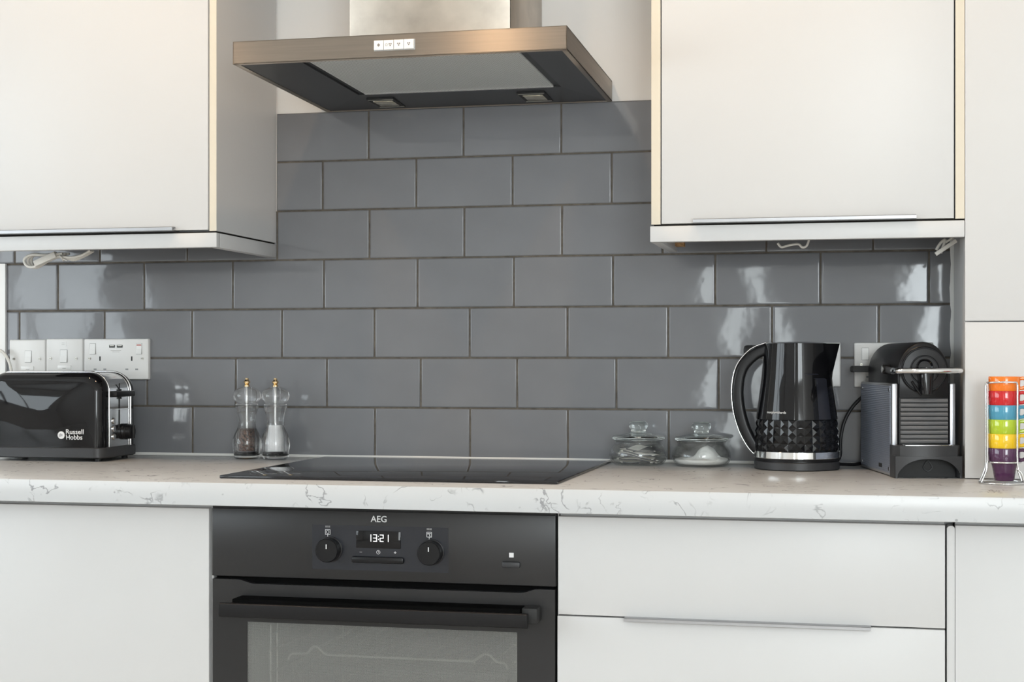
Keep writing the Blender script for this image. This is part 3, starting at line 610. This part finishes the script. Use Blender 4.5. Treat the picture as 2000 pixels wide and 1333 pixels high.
# ------------------------------------------------------------------ salt and pepper mills
def mill(x, y, label, fill, grit, name):
    z = .91; t = thing(name, label, 'mill', (x, y, z), group=None); C = (x, y)
    outer = [(.0235,.9103),(.0262,.9125),(.0268,.916),(.0262,.9195),(.0292,.931),(.0300,.940),(.0288,.951),(.0250,.962),(.0205,.9705),(.0190,.974),(.0176,.982),(.0178,.990),(.0192,1.000),(.0218,1.009),(.0238,1.0155),(.0238,1.0185),(.0215,1.0195)]
    inner = [(.0190,1.0195),(.0185,1.012),(.0168,1.000),(.0152,.990),(.0150,.982),(.0158,.974),(.0168,.965),(.0180,.955),(.0185,.932),(.0180,.9255),(.0001,.9255)]
    bm = lathe(new(), [(.0001,.9103)]+outer+inner, C, 40); obj('body', bm, ACRYL, t, smooth=40)
    hz = 1.0205
    head = [(.0001,hz),(.0228,hz),(.0228,hz+.0024),(.0195,hz+.0042),(.0240,hz+.0080),(.0280,hz+.0135),(.0290,hz+.0185),(.0270,hz+.0260),(.0220,hz+.0325),(.0140,hz+.0370),(.0085,hz+.0382),(.0001,hz+.0382)]
    obj('head', lathe(new(), head, C, 40), ACRYL, t, smooth=40)
    kn = [(.0001,hz+.0384),(.0062,hz+.0384),(.0062,hz+.0405),(.0035,hz+.0425),(.0066,hz+.0455),(.0068,hz+.0485),(.0040,hz+.0515),(.0032,hz+.0555),(.0001,hz+.0560)]
    obj('top_nut', lathe(new(), kn, C, 24), GOLD, t, smooth=40)
    obj('spindle', cyl(new(), (x,y,.927), (x,y,hz+.0380), .0021, n=12), mat('white_metal', (.85,.85,.84), .25, .4), t, smooth=40)
    zt = .9700 if fill is PEPP else .9795
    cont = [(.0001,.9270),(.0165,.9270),(.0170,.945),(.0163,.958),(.0152,.967)]+([(.0145,zt-.001),(.0021,zt+.0006)] if fill is PEPP else [(.0142,.974),(.0140,zt),(.0021,zt+.0008)])
    obj('filling', lathe(new(), cont, C, 32), fill, t, smooth=60, label='brown peppercorns' if fill is PEPP else 'white salt')
    obj('grinder', lathe(new(), [(.0001,.9165),(.0176,.9165),(.0178,.9254),(.0001,.9254)], C, 28), BLK, t, smooth=40)
    obj('base_ring', lathe(new(), [(.0264,.9186),(.0270,.9190),(.0270,.9202),(.0264,.9206)], C, 40), BLKM, t)
    obj('grounds', lathe(new(), [(.0001,.9108),(.0175,.9108),(.0165,.9128),(.0001,.9132)], C, 28), grit, t, smooth=60)
mill(-.2473, -.062, 'clear acrylic pepper mill holding brown peppercorns', PEPP, mat('pepper_dust', (.42,.27,.13), .8, noise=(300,2,ONE,.5)), 'pepper_mill')
mill(-.1834, -.066, 'clear acrylic salt mill holding white salt', SALT, SALT, 'salt_mill')

# ------------------------------------------------------------------ glass jars
def jar(x, y, label):
    t = thing('glass_jar', label, 'jar', (x, y, .91), group='lidded glass jars beside the hob'); C = (x, y); z = .9102
    out = [(.0001,z),(.044,z),(.0485,z+.0020),(.0545,z+.010),(.0562,z+.018),(.0550,z+.027),(.0500,z+.036),(.0462,z+.0405),(.0455,z+.044),(.0475,z+.0460),(.0475,z+.0480)]
    inn = [(.0440,z+.0480),(.0425,z+.044),(.0432,z+.040),(.0475,z+.034),(.0522,z+.026),(.0535,z+.018),(.0520,z+.011),(.0465,z+.0048),(.043,z+.0036),(.0001,z+.0036)]
    obj('bowl', lathe(new(), out+inn, C, 56), GLASS, t, smooth=50)
    zl = z+.0484
    lid = [(.0001,zl),(.0490,zl),(.0512,zl+.0020),(.0512,zl+.0056),(.0490,zl+.0074),(.032,zl+.0105),(.0165,zl+.0125),(.0142,zl+.0150),(.0142,zl+.0190),(.0165,zl+.0215),(.0183,zl+.0250),(.0186,zl+.0285),(.0172,zl+.0325),(.0125,zl+.0352),(.0001,zl+.0360)]
    obj('lid', lathe(new(), lid, C, 56), GGLASS, t, smooth=50, label='pale green glass lid with round knob'); return t
j1 = jar(.5648, -.0665, 'lidded glass jar of paper sachets, next to the hob corner')
for i, (dx, dy, dz, rz, ty, ln) in enumerate(((0,.004,.0060,.15,.02,.036),(-.003,-.006,.0100,-.1,.10,.036),(.003,-.008,.0140,.2,.13,.036),(-.002,-.012,.0185,.05,.17,.035),(.004,-.006,.0225,-.2,.12,.034),(-.002,.004,.0265,.4,.10,.032),(-.006,.010,.0300,.9,-.12,.028))):
    M_ = Matrix.Translation((.5648+dx, -.0665+dy, .9102+dz)) @ Matrix.Rotation(rz, 4, 'Z') @ Matrix.Rotation(ty, 4, 'Y')
    def wave(u, v): return .0016*math.sin(u*95+i)+.0012*math.sin(v*120+i*2)
    bm = new(); N = 10; rings = []
    for q in range(N+1):
        u = -ln+2*ln*q/N; th = .0013*(1-abs(2*q/N-1)**4)+.0003; rings.append([(u, v, wave(u, v)+s*th) for s, v in ((-1,-.016),(-1,-.006),(-1,.006),(-1,.016),(1,.016),(1,.006),(1,-.006),(1,-.016))])
    loft(bm, rings); bm.transform(M_)
    s_ = tag(obj('paper_sachet', bm, PAPER, smooth=60), 'folded paper sachet inside the jar next to the hob', 'sachet', 'sachets in the glass jar')
    bm = new(); rings = []
    for q in range(N+1):
        u = (-ln+2*ln*q/N)*.86; rings.append([(u, v, wave(u, v)+s*.0012) for s, v in ((-1,-.0168),(1,-.0168),(1,-.0150),(-1,-.0150))])
    loft(bm, rings); bm.transform(M_); obj('printed_edge', bm, PAPERB, s_)
j2 = jar(.6878, -.0760, 'lidded glass jar of white powder, beside the kettle')
bm = new(); rings = []; Cx, Cy = .6878, -.0760
for r_, zz in ((.0001,.9142),(.0425,.9142),(.0460,.9152),(.0505,.9205),(.0512,.9235),(.046,.9240),(.036,.9242),(.024,.9242),(.012,.9242),(.0001,.9242)):
    ring = []
    for i in range(48):
        a = 2*PI*i/48; xx, yy = r_*math.cos(a), r_*math.sin(a); z = zz
        if zz > .9239:
            d = math.hypot(xx-.010, yy-.004); z += .0240*max(0, 1-(d/.0255)**2)**.7+.0022*math.sin(xx*210)*math.cos(yy*170) - (.006*max(0, 1-(math.hypot(xx+.018, yy+.012)/.022)**2))
            if xx > .03: z += .002
        ring.append((Cx+xx, Cy+yy, z))
    rings.append(ring)
loft(bm, rings); tag(obj('white_powder', bm, SUGAR, smooth=80), 'heap of white powder inside the jar beside the kettle', 'sugar', kind='stuff')

# ------------------------------------------------------------------ kettle
KX, KY = .8686, -.112
t = thing('electric_kettle', 'glossy black electric kettle with embossed diamond band and chrome ring', 'kettle', (KX, KY, .91))
PR = [(.9445,.0772),(.955,.0785),(.9723,.0780),(1.0025,.0754),(1.03,.0716),(1.0781,.0652),(1.1166,.0615),(1.1435,.0592)]
def kr(z):
    for (a, r0), (b, r1) in zip(PR, PR[1:]):
        if z <= b: return r0+(r1-r0)*(z-a)/(b-a)
    return PR[-1][1]
bs = obj('power_base', lathe(new(), [(.0001,.9101),(.0755,.9101),(.0785,.9118),(.0785,.9240),(.0770,.9255),(.0001,.9255)], (KX,KY), 72), CHAR, t, smooth=35)
obj('foot_ring', lathe(new(), [(.0001,.9257),(.0755,.9257),(.0755,.9275),(.0782,.928),(.0785,.9318),(.0001,.9318)], (KX,KY), 72), BLKS, t, smooth=35)
obj('chrome_ring', lathe(new(), [(.0001,.9319),(.0788,.9319),(.0792,.9325),(.0788,.9440),(.0780,.9446),(.0001,.9446)], (KX,KY), 72), CHROME, t, smooth=35)
# body with a pulled-out pouring lip towards +x
bm = new(); rings = []; zs = [.9447,.955,.97,.985,1.0025,1.0035,1.02,1.04,1.06,1.078,1.09,1.10,1.11,1.12,1.13,1.138,1.1435]
NS = 96
for z in zs:
    r0 = kr(z) - (.0024 if z < 1.003 else 0); ring = []; k = max(0, min(1, (z-1.083)/(1.1435-1.083)))
    for i in range(NS):
        a = 2*PI*i/NS; aa = (a+PI) % (2*PI)-PI+.06
        half = .50*k+.02; s = max(0, 1-abs(aa)/half) if half > 0 else 0
        r = r0+.0200*k*(s**.9); ring.append((KX+r*math.cos(a), KY+r*math.sin(a), z))
    rings.append(ring)
loft(bm, rings); body = obj('body', bm, BLK, t, smooth=28)
# embossed pyramids
bm = new(); NC, NR = 32, 4; z0, z1 = .9450, 1.0030
for j in range(NR):
    for i in range(NC):
        za, zb = z0+(z1-z0)*j/NR, z0+(z1-z0)*(j+1)/NR; a0, a1 = 2*PI*i/NC+.03, 2*PI*(i+1)/NC+.03
        def pt(a, z, d): r = kr(z)-.0022+d; return bm.verts.new((KX+r*math.cos(a), KY+r*math.sin(a), z))
        c = [pt(a0,za,0), pt(a1,za,0), pt(a1,zb,0), pt(a0,zb,0)]; p = pt((a0+a1)/2, (za+zb)/2, .0020)
        for q in range(4): bm.faces.new((c[q], c[(q+1)%4], p))
bmesh.ops.remove_doubles(bm, verts=bm.verts, dist=1e-5); obj('diamond_band', bm, BLK, t)
lid = [(.0001,1.1475),(.030,1.1470),(.050,1.1450),(.0565,1.1436),(.0565,1.1400),(.0001,1.14)]
obj('lid', lathe(new(), lid, (KX,KY), 48), BLK, t, smooth=40)
gz = new()   # smoked water gauge let into the flank
rings = []
for z in [1.0045+i*(1.088-1.0045)/8 for i in range(9)]:
    r = kr(z)+.0006; rings.append([(KX+r*math.cos(a), KY+r*math.sin(a), z) for a in (-.98+.10*i*.2-.35*(z > 1.08) for i in range(21)) if True])
R_ = [[gz.verts.new(p) for p in r] for r in rings]
for a, b in zip(R_, R_[1:]):
    for i in range(len(a)-1): gz.faces.new((a[i], a[i+1], b[i+1], b[i]))
obj('water_gauge', gz, mat('smoked_plastic', (.02,.021,.028), .12), t, smooth=60)
hp = [(KX-.054,KY,1.134),(KX-.078,KY,1.1225),(KX-.100,KY,1.098),(KX-.1085,KY,1.062),(KX-.106,KY,1.022),(KX-.096,KY,.985),(KX-.082,KY,.957),(KX-.074,KY,.946)]
hd = obj('handle', tube(new(), hp, 0, k=8, sect=[(a, b) for a, b in rrect(-.0135, .0135, -.0105, .0105, .006, 4)], up=(0,1,0)), BLKS, t, smooth=50)
def outw(p, d): 
    return p
op = [(KX-.055,KY,1.1460),(KX-.085,KY,1.1335),(KX-.1105,KY,1.103),(KX-.1195,KY,1.062),(KX-.117,KY,1.018),(KX-.106,KY,.980),(KX-.091,KY,.952),(KX-.079,KY,.938)]
obj('chrome_trim', tube(new(), op, 0, k=8, sect=[(a, b) for a, b in rrect(-.0125, .0125, -.0012, .0012, .001, 2)], up=(0,1,0)), CHROME, hd, smooth=50)
B('lid_button', BLKS, hd, KX-.098, KX-.070, KY-.009, KY+.009, 1.1215, 1.1410, .006)
def kbend(X, Z, D):
    r = kr(Z)+.0003+D; a = -PI/2+(X-KX)/kr(Z); return Vector((KX+r*math.cos(a), KY+r*math.sin(a), Z))
lettering('maker_name', 'morphyrichards', PRINT, body, KX-.0565, 0, 1.0150, .040, bend=kbend, bold=.01)
obj('power_cord', tube(new(), [(.935,-.075,.918),(.955,-.050,.9155),(.980,-.026,.9148),(.998,-.016,.925),(1.003,-.014,.985),(.996,-.014,1.040),(.976,-.018,1.030),(.957,-.026,1.000),(.9485,-.032,.965),(.947,-.040,.930),(.935,-.055,.9148)], .0034, 8), BCORD, t, smooth=60)

# ------------------------------------------------------------------ coffee machine
PHI = math.radians(12)
t = thing('coffee_machine', 'black capsule coffee machine with grey ribbed side panels and chrome lever', 'coffee machine', (1.0905, -.2715, .91), PHI)
# local frame: x right along the front, y to the back, front face at y = 0
BW, BD = .0445, .232
def barch(x0, x1, z0, zt, n=18):
    r = (x1-x0)/2; c = (x0+x1)/2; k = .053/r
    return [(x0, z0), (x1, z0)]+[(c+r*math.cos(PI*i/n), zt-.053+r*k*math.sin(PI*i/n)) for i in range(n+1)]
bm = new(); loft(bm, [[(x, y, z) for x, z in barch(-BW+i, BW-i, .002, .2345-i)] for i, y in ((.004,-.0005),(.0015,.001),(0,.0045),(0,BD-.004),(.004,BD))]); body = obj('body', bm, BLKS, t, True, 40)
for s in (-1, 1):
    x0, x1 = sorted((s*(BW+.0005), s*(BW+.0105)))
    sp = obj('side_panel', box(new(), x0, x1, -.002, BD+.012, .0010, .1625, .0022), mat('satin_silver', (.50,.51,.54), .3, .9), t, True, 35)
    xo = s*(BW+.0106); a, b = sorted((xo, xo+s*.0007)); ip = B('ribbed_inlay', PANELB, sp, a, b, .008, BD+.008, .006, .158, local=True, label='blue-grey ribbed inlay')
    for y in (.016, BD-.004):
        for z in (.013, .151): obj('bolt', cyl(new(), (xo, y, z), (xo+s*.0016, y, z), .0036, n=14), CHROME2, ip, True)
    B('name_plate', BLKM, ip, *sorted((xo+s*.0005, xo+s*.0012)), .068, .092, .012, .019, local=True)
# front: round brew head
def ydisc(prof, x, y, z, n=48):
    bm = lathe(new(), prof, n=n); bm.transform(Matrix.Translation((x, y, z)) @ Matrix.Rotation(PI/2, 4, 'X')); return bm
HZ = .1860
fp = B('front_plate', BLKS, t, -BW+.002, BW-.002, -.004, 0, .1375, .186, .001, True)
hdc = obj('brew_head', ydisc([(0,0),(.0415,0),(.0415,.003),(.0400,.0042),(.0385,.003),(.0375,.003),(.0365,.0050),(.0255,.0058),(.0245,.0045),(.0235,.0045),(.0225,.0060),(.0,.0060)], 0, -.0015, HZ), BLKS, t, True, 25)
obj('capsule_recess', ydisc([(0,0),(.0150,0),(.0150,.004),(.0135,.006),(.011,.0035),(0,.0035)], 0, -.0055, HZ+.004), BLK, hdc, True, 30)
nz = new(); loft(nz, [[(x, y, z) for x, y in rrect(-r, r, -.030, -.004, min(r*.8, .008), 4)] for r, z in ((.0085,.1440),(.0095,.1455),(.0110,.165),(.0120,.1800),(.0100,.1900))]); obj('coffee_spout', nz, BLK, t, True, 40)
obj('spout_arm', tube(new(), [(-.022,-.008,.166),(-.012,-.012,.150),(-.006,-.012,.142)], .0022, 8), BLKS, hdc, True); 
# lever: a chrome bow pivoting on both flanks
lv = obj('lever', tube(new(), [(-BW-.011,-.010,.1840),(-BW-.009,-.040,.1845),(-.030,-.054,.1845),(0,-.058,.1845),(.030,-.054,.1845),(BW+.009,-.040,.1845),(BW+.011,-.010,.1840)], .0047, 12), CHROME, t, True, 60, label='chrome bow lever')
for s in (-1, 1):
    obj('lever_arm', tube(new(), [(s*(BW+.0065),.060,.1865),(s*(BW+.0075),.030,.1850),(s*(BW+.011),-.012,.1840)], 0, k=5, sect=[(a, b) for a, b in rrect(-.0055, .0055, -.0035, .0035, .002, 3)], up=(0,0,1)), BLKS, lv, True, 40)
    obj('pivot', cyl(new(), (s*BW, .062, .1868), (s*(BW+.0125), .062, .1868), .0085, n=24), BLKS, lv, True); obj('pivot_cap', cyl(new(), (s*(BW+.0125), .062, .1868), (s*(BW+.0132), .062, .1868), .0062, n=24), CHROME2, lv, True)
# grille of horizontal slats
B('grille_back', BLKM, t, -BW+.002, BW-.002, -.0015, 0, .058, .1370, local=True)
SL = mat('slat_grey', (.17,.17,.175), .36, .3)
for i in range(10):
    z = .0595+i*.0078; bm = new(); prism_x(bm, [(-.001,z),(-.0062,z+.0002),(-.0072,z+.0030),(-.0060,z+.0056),(-.001,z+.0060)], -BW+.004, BW-.004); obj('slat', bm, SL, t, True)
# drip tray unit with scooped front
TW = .0570; tr = new()
def tray_pts(i=0): return [(-TW+i, .004), (-TW+i, -.020), (-TW*.86, -.036+i), (-TW*.5, -.0445+i), (0, -.047+i), (TW*.5, -.0445+i), (TW*.86, -.036+i), (TW-i, -.020), (TW-i, .004)]
loft(tr, [[(x, y, z) for x, y in tray_pts()] for z in (.0380, .0560)]); tray = obj('drip_tray', tr, CHAR, t, True, 40)
B('tray_grid', CHROME2, tray, -.040, .040, -.036, .000, .0558, .0572, .0004, True)
bm = new(); N = 16       # curved apron that sweeps down on both sides of the arched opening
def front_y(x): return -.047+.0105*(abs(x)/TW)**2.2*1.0
ro, ri = [], []
for i in range(N+1):
    x = -TW+2*TW*i/N; u = x/TW; zb = .0005+.0335*max(0, 1-abs(u*1.04)**2.6)**.6 if abs(u) < .95 else .0005
    ro.append((x, zb))
outer = [[(x, front_y(x)+d, zb) for x, zb in ro] for d in (0, .006)]
for d0 in (0,):
    A = [bm.verts.new((x, front_y(x), zb)) for x, zb in ro]; Bt = [bm.verts.new((x, front_y(x), .0382)) for x, zb in ro]; C_ = [bm.verts.new((x, front_y(x)+.006, zb)) for x, zb in ro]; D_ = [bm.verts.new((x, front_y(x)+.006, .0382)) for x, zb in ro]
    for i in range(N):
        bm.faces.new((A[i],A[i+1],Bt[i+1],Bt[i])); bm.faces.new((C_[i+1],C_[i],D_[i],D_[i+1])); bm.faces.new((A[i+1],A[i],C_[i],C_[i+1])); bm.faces.new((Bt[i],Bt[i+1],D_[i+1],D_[i]))
    bm.faces.new((A[0],Bt[0],D_[0],C_[0])); bm.faces.new((A[-1],C_[-1],D_[-1],Bt[-1]))
obj('apron', bm, CHAR, tray, True, 40)
for s in (-1, 1): B('tray_side', CHAR, tray, *sorted((s*TW, s*(TW-.004))), -.036, .004, .0005, .0382, local=True)
dp = B('drop_panel', BLKM, tray, -TW+.005, TW-.005, -.012, -.006, .0005, .0378, local=True)
obj('drop_emblem', tube(new(), [(.004,-.0125,.029),(-.002,-.0125,.022),(-.003,-.0125,.016),(.004,-.0125,.011),(.011,-.0125,.016),(.010,-.0125,.022)], .0012, 6, True), CHAR, dp, True)
obj('plug', loft(new(), [[(x, y, z) for x, z in rrect(-.056-.016, -.056+.016, .180, .192, .004, 3)] for y in (.232, .262)]), BLKM, t, True, 40)

# ------------------------------------------------------------------ cup rack
RX, RY = 1.2140, -.386
CUPS = [('purple', (.075,.022,.070)), ('yellow', (.86,.55,.01)), ('green', (.42,.55,.02)), ('blue', (.07,.30,.44)), ('red', (.58,.008,.012)), ('orange', (.88,.20,.01))]
t = thing('cup_rack', 'chrome wire rack holding a stack of coloured cups', 'rack', (RX, RY, .91))
rw = .0016
obj('base_ring', tube(new(), [(RX+.0395*math.cos(a*PI/8), RY+.0395*math.sin(a*PI/8), .9119) for a in range(16)], rw, 8, True, 3), CHROME, t, smooth=60)
obj('cup_ring', tube(new(), [(RX+.0265*math.cos(a*PI/8), RY+.0265*math.sin(a*PI/8), .9455) for a in range(16)], rw, 8, True, 3), CHROME, t, smooth=60)
for s in (-1, 1):
    yy = RY+s*.0130; x_ = .0280; path = [(RX-.0375,RY+s*.0150,.9120),(RX-.0300,RY+s*.0140,.930),(RX-x_,yy,.9465),(RX-x_,yy,1.000),(RX-x_,yy,1.0690),(RX-x_+.0015,yy+s*.003,1.0745)]
    arcp = [(RX-.024, RY+s*.0235, 1.0760), (RX-.012, RY+s*.0290, 1.0765), (RX, RY+s*.0300, 1.0768), (RX+.012, RY+s*.0290, 1.0765), (RX+.0165, RY+s*.0270, 1.0760)]
    tail = [(RX+.0175,RY+s*.0262,1.072),(RX+.0180,RY+s*.0262,1.060),(RX+.0180,RY+s*.0262,.9465),(RX+.0240,RY+s*.0270,.930),(RX+.0300,RY+s*.0255,.9120)]
    obj('side_wire', tube(new(), path+arcp+tail, rw, 8, k=4), CHROME, t, smooth=60)
def cup(z, col, name, where, i):
    m = mat(name+'_glaze', col, .12, coat=.5)
    t = thing('cup', where, 'cup', (RX, RY, z), group='stacked coloured cups')
    H = .0535; out = [(.0001,0),(.0150,0),(.0158,.0012),(.0190,.020),(.0212,.0292),(.0240,.0300),(.0246,.0312),(.0250,.040),(.0254,H-.001),(.0250,H)]
    inn = [(.0232,H-.0004),(.0226,.034),(.0200,.0305),(.0172,.020),(.0140,.0035),(.0001,.003)]
    obj('body', lathe(new(), [(r, z+h) for r, h in out+inn], (RX,RY), 40), m, t, smooth=45)
    a = -.10+.1*((i*7) % 3-1); d = Vector((math.cos(a), math.sin(a), 0)); p = Vector((RX, RY, z))
    pts = [p+d*.0238+Vector((0,0,.0500)), p+d*.0305+Vector((0,0,.0505)), p+d*.0350+Vector((0,0,.0465)), p+d*.0355+Vector((0,0,.0410)), p+d*.0310+Vector((0,0,.0352)), p+d*.0240+Vector((0,0,.0340))]
    obj('handle', tube(new(), pts, 0, k=5, sect=[(u, v) for u, v in rrect(-.0040, .0040, -.0029, .0029, .0020, 3)], up=(-d.y, d.x, 0)), m, t, smooth=50)
order = ['purple cup at the bottom of the wire rack', 'yellow cup in the rack, above the purple one', 'lime green cup in the rack, above the yellow one', 'blue cup in the rack, above the green one', 'red cup in the rack, above the blue one', 'orange cup at the top of the wire rack']
for i, (nm, c) in enumerate(CUPS): cup(.9150+i*.02345, c, nm, order[i], i)
